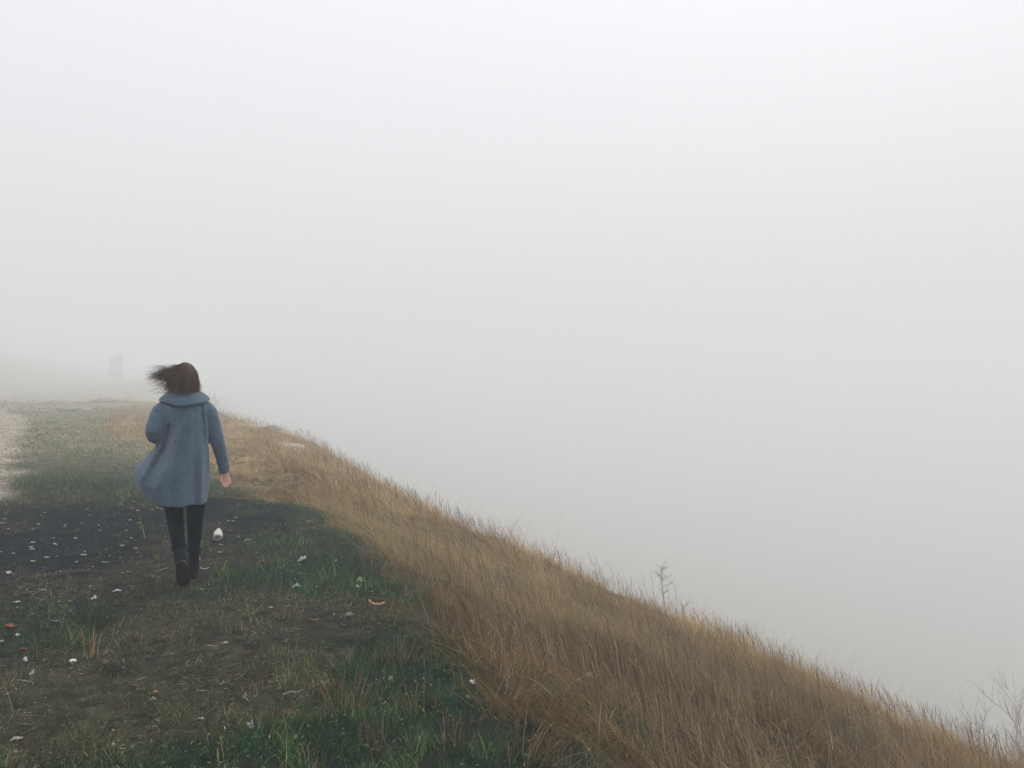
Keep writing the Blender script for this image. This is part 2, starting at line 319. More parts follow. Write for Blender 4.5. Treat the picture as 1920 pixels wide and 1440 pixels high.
    # long fallen straws lying across the tufts
    x, y = scatter(9000, 2.6, 16); g = zones(x, y)[0]; s = s_of(x, y); k = (rs.rand(len(x)) < g*.8) & (s < 9); x, y = x[k], y[k]; n = len(x)
    o = link('fallen_straw', blades('fallen_straw', np.stack([x, y, ground_z(x, y)+rs.uniform(.03, .22, n)], 1), rs.uniform(.10, .36, n), rs.uniform(-PI, PI, n), rs.uniform(.7, 1.3, n), rs.uniform(1.2, 2.1, n), rs.uniform(.0015, .0032, n)*np.clip(np.hypot(x, y)/6, 1, 3), vary(pick([(.55, .43, .27), (.42, .30, .17), (.26, .18, .11)], n), .2), 5), GM)
    tag(o, 'pale broken straws lying across the slope grass', 'straw', kind='stuff')
tall_grass()

def short_grass():
    x, y = scatter(500000, 2.5, 110, .72); gold, dark, brown, path, green, straw = zones(x, y)
    cl = fbm(x, y, 3.5, 2, 111)
    p = np.clip(.42+.75*green+.3*cl, 0, 1)*(1-.8*sstep(35, 100, y))*(1-gold*.65)*(1-np.clip(dark*1.15-.12, 0, .93))*(1-brown*.60)*(1-path*.97)
    _, _, cr, ch = cells(x, y, .15, 15); _, _, _, ch2 = cells(x+.03*cl, y, .42, 25); p = p*np.clip(1.35-1.1*cr, .25, 1.2)*(.55+.7*ch)
    green = np.clip(green+.9*(ch2-.5)*(green > .15)*(green < .85), 0, 1)
    s = s_of(x, y); k = (rs.rand(len(x)) < p) & (s < 5) & clear_person(x, y)
    x, y, cl, green, straw, dark, brown, gold, ch, ch2, cr = [a[k] for a in (x, y, cl, green, straw, dark, brown, gold, ch, ch2, cr)]; n = len(x); d = np.hypot(x, y)
    H = rs.uniform(.012, .045, n)*(1+.7*np.clip(cl, 0, 1))*(1+.8*sstep(.6, 1, green))*(1+.5*sstep(8, 16, y))*(.6+.9*ch); long_ = rs.rand(n) < .03; H = np.where(long_, H*2.2+.02, H)
    W = rs.uniform(.0016, .0034, n)*np.clip(d/5., 1, 14)**.9; fr_haze = sstep(30, 75, y)[:, None]
    isg = rs.rand(n) < np.clip(green*1.05-straw*.35-.12*sstep(10, 18, y), .24, .9)
    cg = pick([(.038, .100, .036), (.018, .064, .030), (.090, .150, .048), (.009, .038, .022), (.19, .22, .085)], n, [.28, .26, .18, .18, .10])
    cs = pick([(.15, .13, .065), (.25, .21, .11), (.085, .075, .042), (.050, .045, .030), (.36, .31, .19)], n, [.26, .18, .24, .20, .12])
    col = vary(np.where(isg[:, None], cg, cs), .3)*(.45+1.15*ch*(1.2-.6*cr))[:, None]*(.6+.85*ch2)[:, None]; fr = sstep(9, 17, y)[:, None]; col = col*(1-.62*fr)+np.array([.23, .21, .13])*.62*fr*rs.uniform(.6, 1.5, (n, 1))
    col = col*(1-fr_haze)+np.array([.31, .29, .23])*fr_haze*rs.uniform(.85, 1.15, (n, 1))  # distant blades blended to the hazy ground tone, fading painted in
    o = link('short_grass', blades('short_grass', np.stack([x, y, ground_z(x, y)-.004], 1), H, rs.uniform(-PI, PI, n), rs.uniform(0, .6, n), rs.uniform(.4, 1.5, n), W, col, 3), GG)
    tag(o, 'short green and straw coloured turf on the flat hilltop', 'grass', kind='stuff')
    # fallen bits of straw, leaf and twig lying flat
    x, y = scatter(230000, 2.5, 22, .72); gold, dark, brown, path, green, straw = zones(x, y)
    p = np.clip(.28+.7*straw+.45*brown-.35*green+.5*fbm(x, y, 2.2, 2, 115), .05, 1)*(1-gold*.4)*(1-np.clip(dark, 0, .72))*(1-path*.9)
    _, _, cr, ch = cells(x, y, .22, 35); p = p*(.3+1.3*ch)
    k = (rs.rand(len(x)) < p) & (s_of(x, y) < 1.2) & clear_person(x, y); x, y, dark, brown, ch = x[k], y[k], dark[k], brown[k], ch[k]; n = len(x); d = np.hypot(x, y)
    Ln = rs.uniform(.01, .035, n)*np.where(rs.rand(n) < .12, 2.3, 1)
    az = np.where(rs.rand(n) < .6, PI/2+rs.normal(0, .5, n), rs.uniform(-PI, PI, n))
    col = vary(pick([(.085, .075, .045), (.17, .145, .080), (.042, .038, .028), (.34, .29, .18), (.016, .018, .016), (.52, .46, .35), (.12, .07, .045)], n, [.22, .16, .22, .07, .26, .03, .04]), .3)
    col = col*(1-.25*np.clip(dark+.3*brown, 0, 1)[:, None])*(.55+1.0*ch)[:, None]
    W = rs.uniform(.0018, .006, n)*np.clip(d/5, 1, 3)
    o = link('ground_litter', blades('ground_litter', np.stack([x, y, ground_z(x, y)+rs.uniform(.001, .012, n)], 1), Ln*np.clip(d/5, 1, 2), az, rs.uniform(1.1, 1.75, n), rs.uniform(1.2, 1.9, n), W, col, 2, face=az*0+rs.uniform(-PI, PI, n), prof=[.5, 1, .35]), GG)
    tag(o, 'fine dead straw, leaf bits and twigs littering the hilltop', 'ground litter', kind='stuff')
    x, y = scatter(26000, 2.5, 9, .72); gold, dark, brown, path, green, straw = zones(x, y); k = (rs.rand(len(x)) < green*np.clip(.35+1.3*fbm(x, y, 1.6, 2, 117), 0, 1)*(1-gold)*(1-dark)) & clear_person(x, y); x, y = x[k], y[k]; n = len(x)
    o = link('ground_leaves', blades('ground_leaves', np.stack([x, y, ground_z(x, y)+rs.uniform(.012, .04, n)], 1), rs.uniform(.010, .024, n), rs.uniform(-PI, PI, n), rs.uniform(.6, 1.3, n), rs.uniform(1.0, 1.8, n), rs.uniform(.006, .013, n), vary(pick([(.05, .12, .05), (.10, .17, .08), (.20, .26, .15), (.03, .08, .04)], n, [.4, .25, .12, .23]), .3), 3, prof=[.3, 1, .85, .1]), GG)
    tag(o, 'small round green weed leaves scattered through the moss', 'leaves', kind='stuff')
    # soil crumbs of the bare patch: small dark pellets
    x, y = scatter(26000, 4, 14, .72); gold, dark, brown, path, green, straw = zones(x, y); k = (rs.rand(len(x)) < np.clip(dark+brown*.5+path*.3, 0, 1)) & clear_person(x, y); x, y, path = x[k], y[k], path[k]; n = len(x)
    z = ground_z(x, y); r = np.where(rs.rand(n) < .12, 2.2, 1.)*rs.uniform(.002, .008, n)*np.clip(np.hypot(x, y)/7, 1, 2); T = np.array([(1, 0, -.3), (-.5, .8, -.3), (-.5, -.8, -.3), (0, 0, .8)])
    V = (np.stack([x, y, z], 1)[:, None]+T[None]*(r[:, None, None]*rs.uniform(.6, 1.4, (n, 4, 3)))).reshape(-1, 3)
    b = (np.arange(n)*4)[:, None, None]+np.array([(0, 1, 3), (1, 2, 3), (2, 0, 3)])[None]; b = b.reshape(-1, 3)
    me = bpy.data.meshes.new('soil_crumbs'); me.vertices.add(len(V)); me.vertices.foreach_set('co', V.astype(np.float32).ravel()); me.loops.add(b.size); me.loops.foreach_set('vertex_index', b.astype(np.int32).ravel())
    me.polygons.add(len(b)); me.polygons.foreach_set('loop_start', (np.arange(len(b))*3).astype(np.int32)); me.update(calc_edges=True)
    c = vary(pick([(.004, .010, .012), (.012, .016, .017), (.05, .045, .035), (.14, .13, .11)], n, [.4, .35, .19, .06]), .3)*(1+2.5*path[:, None])
    ca = me.color_attributes.new('tint', 'FLOAT_COLOR', 'POINT'); ca.data.foreach_set('color', np.repeat(np.hstack([c, np.ones((n, 1))]), 4, 0).astype(np.float32).ravel())
    tag(link('soil_crumbs', me, attr_material('soil_crumb', .9, 0)), 'dark crumbs of soil and grit on the bare patch', 'soil', kind='stuff')
short_grass()

# ---------------------------------------------------------------- the walking woman
def build_person():
    px0, py0 = (345-960)/F*6.35, 6.35
    g = float(ground_z(px0, py0))
    root = empty('person', (px0, py0, g), math.atan2(-px0, py0)); root.scale = (.95, 1, 1)
    tag(root, 'woman in a grey blue coat walking away beside the dark soil patch, hair blown left', 'person')
    skin = material('skin', (.62, .38, .30), .55, .08, 30, .1, 200)
    wool = material('wool', (.092, .142, .200), .95, .16, 30, .55, 260, .1, .35)
    legm = material('legging_cloth', (.001, .010, .018), .9, .2, 60, .2, 400, .1)
    bootm = material('boot_leather', (.001, .008, .014), .6, .3, 30, .15, 120, .15)
    furm = material('boot_fur', (.006, .012, .016), .95, .5, 60, .8, 120, .1)
    solem = material('boot_sole', (.008, .010, .012), .8, .2, 40, .2)
    hairm = attr_material('hair_strand', .5, .1, .35); hairb = material('hair', (.042, .027, .022), .6, .3, 40, .5, 90)
    # --- body
    b = MB()
    b.tube([(0, 0, .78), (0, 0, .86), (0, 0, .95), (0, .0, 1.06), (0, 0, 1.18), (0, -.005, 1.29), (0, -.005, 1.355), (.0, -.003, 1.40), (.0, .0, 1.44), (.003, .012, 1.52)],
           [(.13, .10), (.16, .112), (.145, .10), (.115, .085), (.128, .098), (.150, .098), (.150, .075), (.085, .06), (.052, .052), (.05, .052)], 22, side=(1, 0, 0))
    b.ell((.005, .02, 1.568), (.072, .090, .105), 22, 14); b.ell((.005, .05, 1.51), (.05, .055, .055))
    b.tube([(.005, .105, 1.575), (.005, .125, 1.553), (.005, .112, 1.545)], [.007, .011, .008], 8)          # nose
    b.ell((.005, .100, 1.518), (.022, .012, .006), 10, 6)                                                   # lips
    for s in (-1, 1):
        b.ell((.005+s*.073, .015, 1.56), (.010, .018, .030), 10, 6); b.ell((.005+s*.030, .098, 1.592), (.024, .012, .006), 10, 6)
    def hand(b, w, dn, row, back):
        """wrist, direction of the palm, finger row (index -> little), back-of-hand normal"""
        w, dn, row, back = [np.array(a, float) for a in (w, dn, row, back)]
        dn /= np.linalg.norm(dn); row -= dn*row.dot(dn); row /= np.linalg.norm(row); back = np.cross(dn, row)*np.sign(np.cross(dn, row).dot(back))
        b.tube([w, w+dn*.03, w+dn*.07, w+dn*.088], [(.027, .020), (.034, .016), (.041, .014), (.038, .012)], 14, side=row)
        for i, ln in enumerate((.070, .078, .073, .058)):
            q = w+dn*(.086-.004*abs(i-1.2))+row*(-.030+.0205*i); k = .9+.12*i
            pts = [q]; a = .35*k
            for seg, inc in ((.44, .75), (.31, .95), (.25, .6)):
                pts.append(pts[-1]+(dn*math.cos(a)-back*math.sin(a))*ln*seg); a += inc*k
            b.tube(pts, [.0092, .0085, .0078, .0066], 9, smooth=2)
        q = w+dn*.022-row*.026; b.tube([q, q+dn*.028-row*.020-back*.010, q+dn*.055-row*.020-back*.028, q+dn*.076-row*.010-back*.036], [.013, .0115, .010, .0078], 9, smooth=2)
    RW = (.312, .03, .835)
    b.tube([(.12, 0, 1.345), (.175, 0, 1.30), (.225, -.005, 1.15), (.258, -.01, 1.07), (.290, .01, .95), RW], [.052, .050, .042, .037, .033, .025], 14)
    hand(b, RW, (.12, -.02, -1), (1, .25, 0), (0, 1, 0))
    LW = (-.10, .19, 1.09)
    b.tube([(-.12, 0, 1.345), (-.175, -.005, 1.30), (-.215, -.05, 1.18), (-.222, -.045, 1.13), (-.17, .09, 1.10), LW], [.052, .050, .042, .038, .032, .025], 14)
    hand(b, LW, (.75, .45, .1), (0, .1, -1), (-.4, .9, 0))
    Rl = [(.088, 0, .87), (.094, .03, .67), (.084, .07, .475), (.082, .07, .36), (.070, .13, .12)]
    Ll = [(-.088, 0, .87), (-.082, .03, .67), (-.066, .05, .475), (-.050, -.03, .37), (-.022, -.185, .215)]
    for P in (Rl, Ll): b.tube(P, [.088, .076, .052, .050, .034], 18)
    b.tube([(.070, .10, .075), (.070, .15, .07), (.074, .22, .045), (.077, .30, .028)], [(.030, .035), (.036, .04), (.042, .026), (.034, .016)], 14, side=(1, 0, 0))
    b.tube([(-.022, -.215, .215), (-.018, -.19, .15), (-.008, -.175, .075), (.0, -.135, .030)], [(.030, .032), (.036, .034), (.042, .024), (.032, .015)], 14, side=(1, 0, 0))
    me = remesh(b.mesh('b'), .0042, 'body', 4); link('body', me, skin, root)
    bodyo = root.children[0]
    ew = material('eye', (.7, .7, .7), .3, .02); ei = material('iris', (.06, .04, .03), .2, .1)
    for s in (-1, 1):
        e = MB().ell((.005+s*.030, .097, 1.580), (.0125, .012, .0115)); eo = link('eye', e.mesh('eye'), ew, bodyo)
    # --- leggings
    lg = MB()
    for P in (Rl, Ll): lg.tube(P, [.094, .082, .0635, .0565, .041], 20)
    lg.tube([(0, 0, .80), (0, 0, .88), (0, 0, .98)], [(.15, .115), (.168, .12), (.14, .10)], 20, side=(1, 0, 0))
    link('leggings', remesh(lg.mesh('l'), .006, 'leggings', 4), legm, root)
    # --- boots
    def boot(shaft, sr, foot, fr, sole_pts, up, heel, label=None):
        m = MB(); m.tube(shaft, sr, 18); m.tube(foot, fr, 18, side=(1, 0, 0))
        o = link('boot', remesh(m.mesh('b'), .005, 'boot', 4), bootm, root)
        if label: o['label'] = label
        s = MB(); s.tube(sole_pts[0], sole_pts[1], 18, side=(1, 0, 0)); s.tube(heel[0], heel[1], 12, smooth=1)
        link('sole', remesh(s.mesh('s'), .004, 'sole', 2), solem, o)
        c = MB(); P0 = np.array(shaft[0]); ax = np.array(shaft[0])-np.array(shaft[1]); ax /= np.linalg.norm(ax)
        c.tube([P0-ax*.022, P0-ax*.005, P0+ax*.014], [sr[0]+.002, sr[0]+.004, sr[0]+.001], 20)
        co = c.mesh('cuff'); co = remesh(co, .005, 'fur_cuff', 2)
        vv = np.empty(len(co.vertices)*3); co.vertices.foreach_get('co', vv); vv = vv.reshape(-1, 3); vv += rs.normal(0, .0028, vv.shape); co.vertices.foreach_set('co', vv.ravel())
        link('fur_cuff', co, furm, o); return o
    rb = boot([(.076, .098, .225), (.073, .12, .14), (.072, .13, .08)], [.049, .045, .046], [(.071, .085, .055), (.071, .13, .06), (.074, .22, .052), (.078, .30, .035), (.079, .325, .026)],
         [(.036, .038), (.043, .045), (.047, .038), (.042, .024), (.026, .014)], ([(.071, .075, .034), (.072, .15, .022), (.076, .24, .010), (.079, .335, .012)], [(.037, .008), (.042, .010), (.050, .009), (.028, .008)]),
         None, ([(.071, .095, .035), (.071, .095, .018), (.071, .095, .001)], [.036, .034, .034]))
    bk = MB(); bk.tube([(.118, .115, .165), (.121, .115, .150), (.118, .118, .135)], [.004, .005, .004], 8); link('buckle', bk.mesh('buckle'), material('buckle_metal', (.6, .6, .62), .35, .1), rb)
    boot([(-.036, -.120, .292), (-.028, -.165, .238), (-.022, -.190, .19)], [.050, .047, .047], [(-.024, -.226, .205), (-.018, -.190, .16), (-.008, -.172, .085), (.002, -.140, .035), (.004, -.120, .022)],
         [(.036, .032), (.045, .042), (.050, .034), (.044, .024), (.028, .014)], ([(-.024, -.245, .205), (-.018, -.222, .14), (-.008, -.200, .07), (.003, -.160, .012)], [(.038, .007), (.043, .008), (.053, .008), (.032, .008)]),
         None, ([(-.022, -.245, .190), (-.023, -.258, .185), (-.024, -.272, .178)], [.037, .036, .035]), 'black ankle boot pushing off with its heel lifted')
    # --- coat
    ZN = np.array([.59, .66, .72, .78, .86, .94, 1.03, 1.13, 1.25, 1.33, 1.37, 1.40, 1.43, 1.455])
    Lx = np.array([-.345, -.36, -.37, -.365, -.335, -.285, -.215, -.182, -.18, -.188, -.172, -.125, -.082, -.07])
    Rx = np.array([.165, .183, .192, .198, .198, .195, .188, .182, .182, .192, .180, .125, .082, .07])
    Bb = np.array([.215, .21, .205, .20, .19, .175, .16, .145, .135, .12, .10, .085, .068, .06])     # back depth
    Bf = np.array([.24, .235, .23, .215, .20, .18, .155, .14, .125, .11, .095, .08, .068, .06])
    folds = [(-.045, 1.16, -.125, .90, .022, .024), (-.125, .90, -.20, .70, .040, .022), (-.225, .96, -.29, .80, .020, .016), (-.155, 1.02, -.235, .86, .026, -.022), (-.105, 1.20, -.155, 1.00, .024, -.024),
             (.135, .96, .125, .62, .022, .015), (.085, .95, .075, .60, .024, -.010), (.06, 1.32, .02, .9, .03, .006), (-.11, 1.34, -.09, 1.2, .02, .008), (.13, 1.33, .15, 1.05, .018, -.010),
             (.0, .95, -.02, .6, .03, .008), (-.07, .80, -.10, .60, .025, -.010), (-.30, .80, -.32, .66, .03, .010), (.165, 1.3, .172, 1.12, .016, .008), (-.02, 1.3, -.05, 1.1, .02, -.005)]
    def csurf(zn, ph, inset=0.):
        l = np.interp(zn, ZN, Lx); r = np.interp(zn, ZN, Rx); bb = np.interp(zn, ZN, Bb); bf = np.interp(zn, ZN, Bf)
        cx = (l+r)/2; a = (r-l)/2-inset; c_, s_ = np.cos(ph), np.sin(ph); e = .82
        x = cx+a*np.sign(c_)*np.abs(c_)**e; y = np.where(s_ < 0, -(bb-inset), bf-inset)*np.abs(s_)**e
        y = y-.012
        low = np.clip((1.25-zn)/.6, 0, 1)
        if inset < .1:
            add = np.zeros_like(x)
            for (x0, z0, x1, z1, wd, am) in folds:
                q2 = (x1-x0)**2+(z1-z0)**2; t = ((x-x0)*(x1-x0)+(zn-z0)*(z1-z0))/q2; dd = ((x-x0)*(z1-z0)-(zn-z0)*(x1-x0))/math.sqrt(q2)
                add = add+2.1*am*np.exp(-(dd/wd)**2)*np.exp(-((t-.5)/.62)**4)
            back = sstep(.05, .6, -s_); y = y-add*back
            y = y+np.where(s_ > 0, 1, 0)*low*.02*np.sin(ph*7)
            y = y-.006*back*fbm(x*0+x, zn, 9., 2, 5)*1.0
            x = x+.004*vnoise(y, zn, 14., 6)
        z = zn+low**2*(.145*np.clip((-x-.12)/.25, 0, 1)**1.3+.03*np.clip(y, 0, .3)/.3)
        z = z+.004*np.sin(x*28)*low**3
        y = y-.03*low*low*np.clip(-s_, 0, 1)
        return np.stack([x, y, z], -1)
    nph = 150; ph = np.linspace(0, 2*PI, nph, endpoint=False); c = MB(); rings = []
    for zn in np.linspace(1.455, .612, 90): rings.append(csurf(np.full(nph, zn), ph))
    for zn in np.linspace(.612, 1.30, 40): rings.append(csurf(np.full(nph, zn), ph, .016))
    c.loft(rings)
    c.tube([(.135, -.005, 1.335), (.185, -.008, 1.29), (.228, -.01, 1.16), (.256, -.014, 1.06), (.288, .004, .95), (.311, .026, .825)], [.062, .070, .062, .057, .050, .043], 24)
    c.tube([(-.125, -.01, 1.335), (-.172, -.02, 1.30), (-.212, -.07, 1.20), (-.224, -.080, 1.145), (-.195, .01, 1.115), (-.15, .12, 1.095), (-.115, .17, 1.09)], [.062, .072, .066, .060, .055, .048, .043], 24)
    cm = remesh(c.mesh('c'), .0062, 'coat', 5)
    # sleeve creases and fine wool unevenness, along the normals
    n = len(cm.vertices); vv = np.empty(n*3); cm.vertices.foreach_get('co', vv); vv = vv.reshape(-1, 3); nn = np.empty(n*3); cm.vertices.foreach_get('normal', nn); nn = nn.reshape(-1, 3)
    arm = sstep(.20, .24, np.abs(vv[:, 0]))*(vv[:, 2] > .8)
    amp = .0016*fbm(vv[:, 0]+vv[:, 1], vv[:, 2], 26., 2, 8)+arm*.0035*np.sin(vv[:, 2]*70+vv[:, 0]*60+2*vnoise(vv[:, 1], vv[:, 2], 12., 4))*vnoise(vv[:, 0]+vv[:, 1], vv[:, 2], 8., 14)
    vv += nn*amp[:, None]; cm.vertices.foreach_set('co', vv.ravel()); cm.update()
    coat = link('coat', cm, wool, root); coat['label'] = 'knee length grey blue wool coat billowing to the left'
    # collar: a wide rounded cape of cloth round the neck
    k = MB(); rings = []; phs = np.linspace(0, 2*PI, 96, endpoint=False)
    def col_pt(t, ph, lift):
        s_ = np.sin(ph); bk = np.clip(-s_, 0, 1); fr = np.clip(s_, 0, 1)
        rx = .066+(.192-.066)*t**.8; ry = .060+(.150-.060)*t**.85
        z = 1.462-.010*bk-(.064+.034*bk**1.5+.02*fr)*t**1.7+lift+.004*np.sin(ph*5+1)*t
        return np.stack([rx*np.cos(ph)+.004, ry*s_-.008, z], -1)
    for t in np.linspace(0, 1, 16): rings.append(col_pt(t, phs, .008))
    for t in np.linspace(1, 0, 16): rings.append(col_pt(t, phs, -.006))
    k.loft(rings+[rings[0]], cap=False); ko = link('collar', remesh(k.mesh('k'), .005, 'collar', 4), wool, coat)
    # --- hair
    h = MB(); h.ell((.010, .006, 1.578), (.082, .098, .098), 20, 14); h.ell((.012, -.018, 1.51), (.078, .075, .085), 18, 10); h.ell((-.050, -.01, 1.545), (.056, .07, .075)); h.ell((.058, -.02, 1.478), (.052, .055, .065)); h.ell((-.055, 0, 1.58), (.05, .06, .05)); h.ell((-.03, -.03, 1.480), (.075, .055, .060)); h.ell((-.075, -.01, 1.60), (.045, .05, .035))
    hb = link('hair', remesh(h.mesh('h'), .006, 'hair', 8), hairb, root); hb['label'] = 'dark brown shoulder length hair blown to the left'
    N = 6500; K = 13
    ph_ = rs.uniform(0, 2*PI, N); el = rs.uniform(-.15, 1.5, N); c0 = np.array([.010, .006, 1.578]); er = np.array([.084, .100, .100])
    P = c0+np.stack([np.cos(ph_)*np.cos(el), np.sin(ph_)*np.cos(el), np.sin(el)], 1)*er
    kf = ~((P[:, 1] > .055) & (P[:, 2] < 1.62)); P = P[kf]; N = len(P)
    lk = vnoise(P[:, 0]*1.+P[:, 1]*.3, P[:, 2], 55., 3); lk2 = vnoise(P[:, 1], P[:, 2]*1.3, 40., 9)
    left = sstep(.02, -.06, P[:, 0])
    fly = left*(P[:, 2] > 1.48)*(P[:, 2] < 1.64)*(lk2+.5*lk > .12); wnd = np.clip(.15+1.7*fly*rs.uniform(.2, 1.1, N)+1.0*left*(rs.rand(N) < .3)*rs.rand(N)+.30*lk, .0, 2.0); drp = rs.uniform(-.75, -.15, N)+.5*lk
    Ln = rs.uniform(.12, .27, N)*(1-.25*fly*rs.rand(N))*(1+.15*lk2); pts = [P.copy()]; vel = (P-c0)/er*.6+np.array([-.3, -.1, -.15])
    for i in range(K-1):
        dr = np.stack([-wnd*(.6+.8*i/K), -.10+.25*lk2, np.where(wnd > .7, drp, -1.0+.25*lk)], 1); vel = vel*.62+dr*.38+rs.normal(0, .07, dr.shape)+.38*np.stack([np.sin(i*1.1+9*lk), .3*np.cos(i*.9+7*lk2), np.sin(i*.85+8*lk2)], 1)*(i > 2)
        dn = vel/np.linalg.norm(vel, axis=1)[:, None]; P = P+dn*(Ln/K)[:, None]
        for cc_, rr_ in ((c0, er), (np.array([.012, -.018, 1.51]), np.array([.080, .077, .087]))):
            q = (P-cc_)/rr_; r_ = np.linalg.norm(q, axis=1); ins = r_ < 1.03; P[ins] = cc_+(q[ins]/r_[ins][:, None]*1.03)*rr_
        lo = P[:, 2] < 1.452+.25*np.clip(np.abs(P[:, 0])-.11, 0, 1)*-1; P[lo, 2] = 1.452; pts.append(P.copy())
    Q = np.stack(pts, 1); t_ = np.gradient(Q, axis=1); vd = np.array([.25, -1., .1]); sd = np.cross(t_, vd); sd /= np.linalg.norm(sd, axis=2)[..., None]+1e-9
    Wd = (rs.uniform(.0010, .0026, N)[:, None]*np.linspace(1, .3, K)[None])[..., None]*.5
    V = np.stack([Q-sd*Wd, Q+sd*Wd], 2).reshape(-1, 3); bI = (np.arange(N)*K*2)[:, None]+(np.arange(K-1)*2)[None]; q = np.stack([bI, bI+1, bI+3, bI+2], -1).reshape(-1, 4)
    me = new_mesh('hair_strands', V, [tuple(int(i) for i in f) for f in q]); cl_ = vary(pick([(.080, .048, .036), (.125, .074, .052), (.036, .023, .018), (.21, .128, .088)], N, [.4, .25, .27, .08]), .25)
    ca = me.color_attributes.new('tint', 'FLOAT_COLOR', 'POINT'); ca.data.foreach_set('color', np.repeat(np.hstack([cl_, np.ones((N, 1))]), K*2, 0).astype(np.float32).ravel())
    link('hair_strands', me, hairm, hb)
build_person()
# ---------------------------------------------------------------- litter on the ground
M_white = material('white_paper', (.70, .70, .68), .8, .1, 60); M_butt = material('butt_paper', (.55, .55, .52), .85, .12, 80)
M_tan = material('filter_tan', (.42, .25, .11), .85, .2, 90); M_cream = material('cream_paper', (.55, .50, .38), .85, .15, 60)
M_grey = material('grey_paper', (.30, .31, .32), .85, .2, 60); M_pink = material('pinkish_scrap', (.38, .31, .28), .85, .2, 60)
M_yel = material('pale_yellow', (.46, .47, .28), .8, .2, 60); M_orange = material('orange_leaf', (.22, .10, .055), .8, .25, 50)
M_redb = material('red_brown_leaf', (.13, .055, .04), .8, .3, 50); M_tleaf = material('tan_leaf', (.33, .22, .12), .8, .25, 50)
M_dblue = material('dark_plastic', (.03, .06, .085), .5, .2, 50); M_rind = material('rind', (.60, .42, .24), .7, .2, 50, col2=(.50, .26, .12))
M_plastic = material('white_plastic', (.58, .55, .51), .5, .18, 30, .1, 60, .5); M_twig = material('twig_bark', (.16, .12, .09), .9, .3, 60, .3)
M_stone = material('stone', (.22, .21, .20), .9, .3, 6, .6, 25); M_bark = material('grey_bark', (.44, .42, .41), .9, .25, 20, .3)
def crumple(seed, w=.05, l=.07, h=.02, n=6):
    r = np.random.RandomState(seed); m = MB(); V = []
    for i in range(n):
        for j in range(n):
            a, b = i/(n-1)-.5, j/(n-1)-.5; k = 1-.35*r.rand()*(abs(a) > .4 or abs(b) > .4)
            V.append((a*l*k*(1-.5*abs(b))+r.normal(0, .05)*l, b*w*k*(1-.5*abs(a))+r.normal(0, .07)*w, .006+h*(abs(r.normal(0, .7)))*(1.1-1.5*max(abs(a), abs(b)))+h*.25*math.sin(a*5+seed)))
    Fc = [(i*n+j, i*n+j+1, (i+1)*n+j+1, (i+1)*n+j) for i in range(n-1) for j in range(n-1)]
    V2 = [(x, y, z+.0012) for x, y, z in V]; N = n*n; bd = [(i*n) for i in range(n)]
    me = new_mesh('scrap', V+V2, [f[::-1] for f in Fc]+[tuple(i+N for i in f) for f in Fc], False); return me
def leaf_mesh(seed, L_=.07, lobes=3, curl=.02, lobed=True):
    r = np.random.RandomState(seed); n = 44; t = np.linspace(0, 2*PI, n, endpoint=False); out_ = []
    for a in t:
        rad = .5*L_*(.62+.38*abs(math.cos(a*lobes/2+.3))**.7*(1 if lobed else .4)+.05*r.randn()) if lobed else .5*L_
        x = rad*math.cos(a); y = rad*math.sin(a)*(.8 if lobed else .42*(1-.35*math.cos(a)))
        out_.append((x, y, .006+curl*((x/L_*2)**2*.6+(y/L_*2)**2)*(1+.4*r.rand())))
    V = [(0, 0, .006)]+[tuple(.5*c for c in p[:2])+(.006+curl*.15*r.rand(),) for p in out_]+out_
    Fc = [(0, 1+i, 1+(i+1) % n) for i in range(n)]+[(1+i, 1+n+i, 1+n+(i+1) % n, 1+(i+1) % n) for i in range(n)]
    N = len(V); V += [(x, y, z+.0009) for x, y, z in V]; Fc = [f[::-1] for f in Fc]+[tuple(i+N for i in f) for f in Fc]
    m = MB(); m.add(V, Fc); m.tube([(-.3*L_, 0, .007), (-.62*L_, .01*r.randn(), .009), (-.85*L_, .012, .006)], [.0012, .001, .0008], 5)
    return m.mesh('leaf', False)
def butt_mesh(seed, L_=.036, r=.0052):
    q = np.random.RandomState(seed); b = q.uniform(-.006, .006); m = MB()
    m.tube([(-L_/2, 0, r), (-L_*.2, b*.4, r), (L_*.15, b, r*1.02), (L_/2, -b, r*.95)], [(r, r), (r*1.03, r*.9), (r, r*.85), (r*.8, r*.9)], 9, smooth=2)
    me = m.mesh('butt'); me.materials.append(M_butt); me.materials.append(M_tan)
    for p in me.polygons: p.material_index = 1 if p.center.x > L_*.40 else 0
    return me
def put(name, me, mat, px, py, label, cat, group=None, rz=None, sc=1., dz=0, sy=1.):
    x, y, z = px_ground(px, py); o = bpy.data.objects.new(name, me); COL.objects.link(o)
    if not me.materials: me.materials.append(mat)
    e = .03; nx = -(float(ground_z(x+e, y))-float(ground_z(x-e, y)))/(2*e); ny = -(float(ground_z(x, y+e))-float(ground_z(x, y-e)))/(2*e)
    nrm = Vector((nx, ny, 1)).normalized(); qr = Vector((0, 0, 1)).rotation_difference(nrm)
    rz = rs.uniform(-.5, .5)+(PI if rs.rand() < .5 else 0) if rz is None else rz
    o.rotation_euler = (qr.to_matrix() @ Matrix.Rotation(rz, 3, 'Z')).to_euler(); o.location = (x, y, z+.004+dz); o.scale = (sc, sc*sy, sc)
    tag(o, label, cat, group); return o
BT = [butt_mesh(i, L_) for i, L_ in enumerate((.034, .04, .03, .046, .036))]
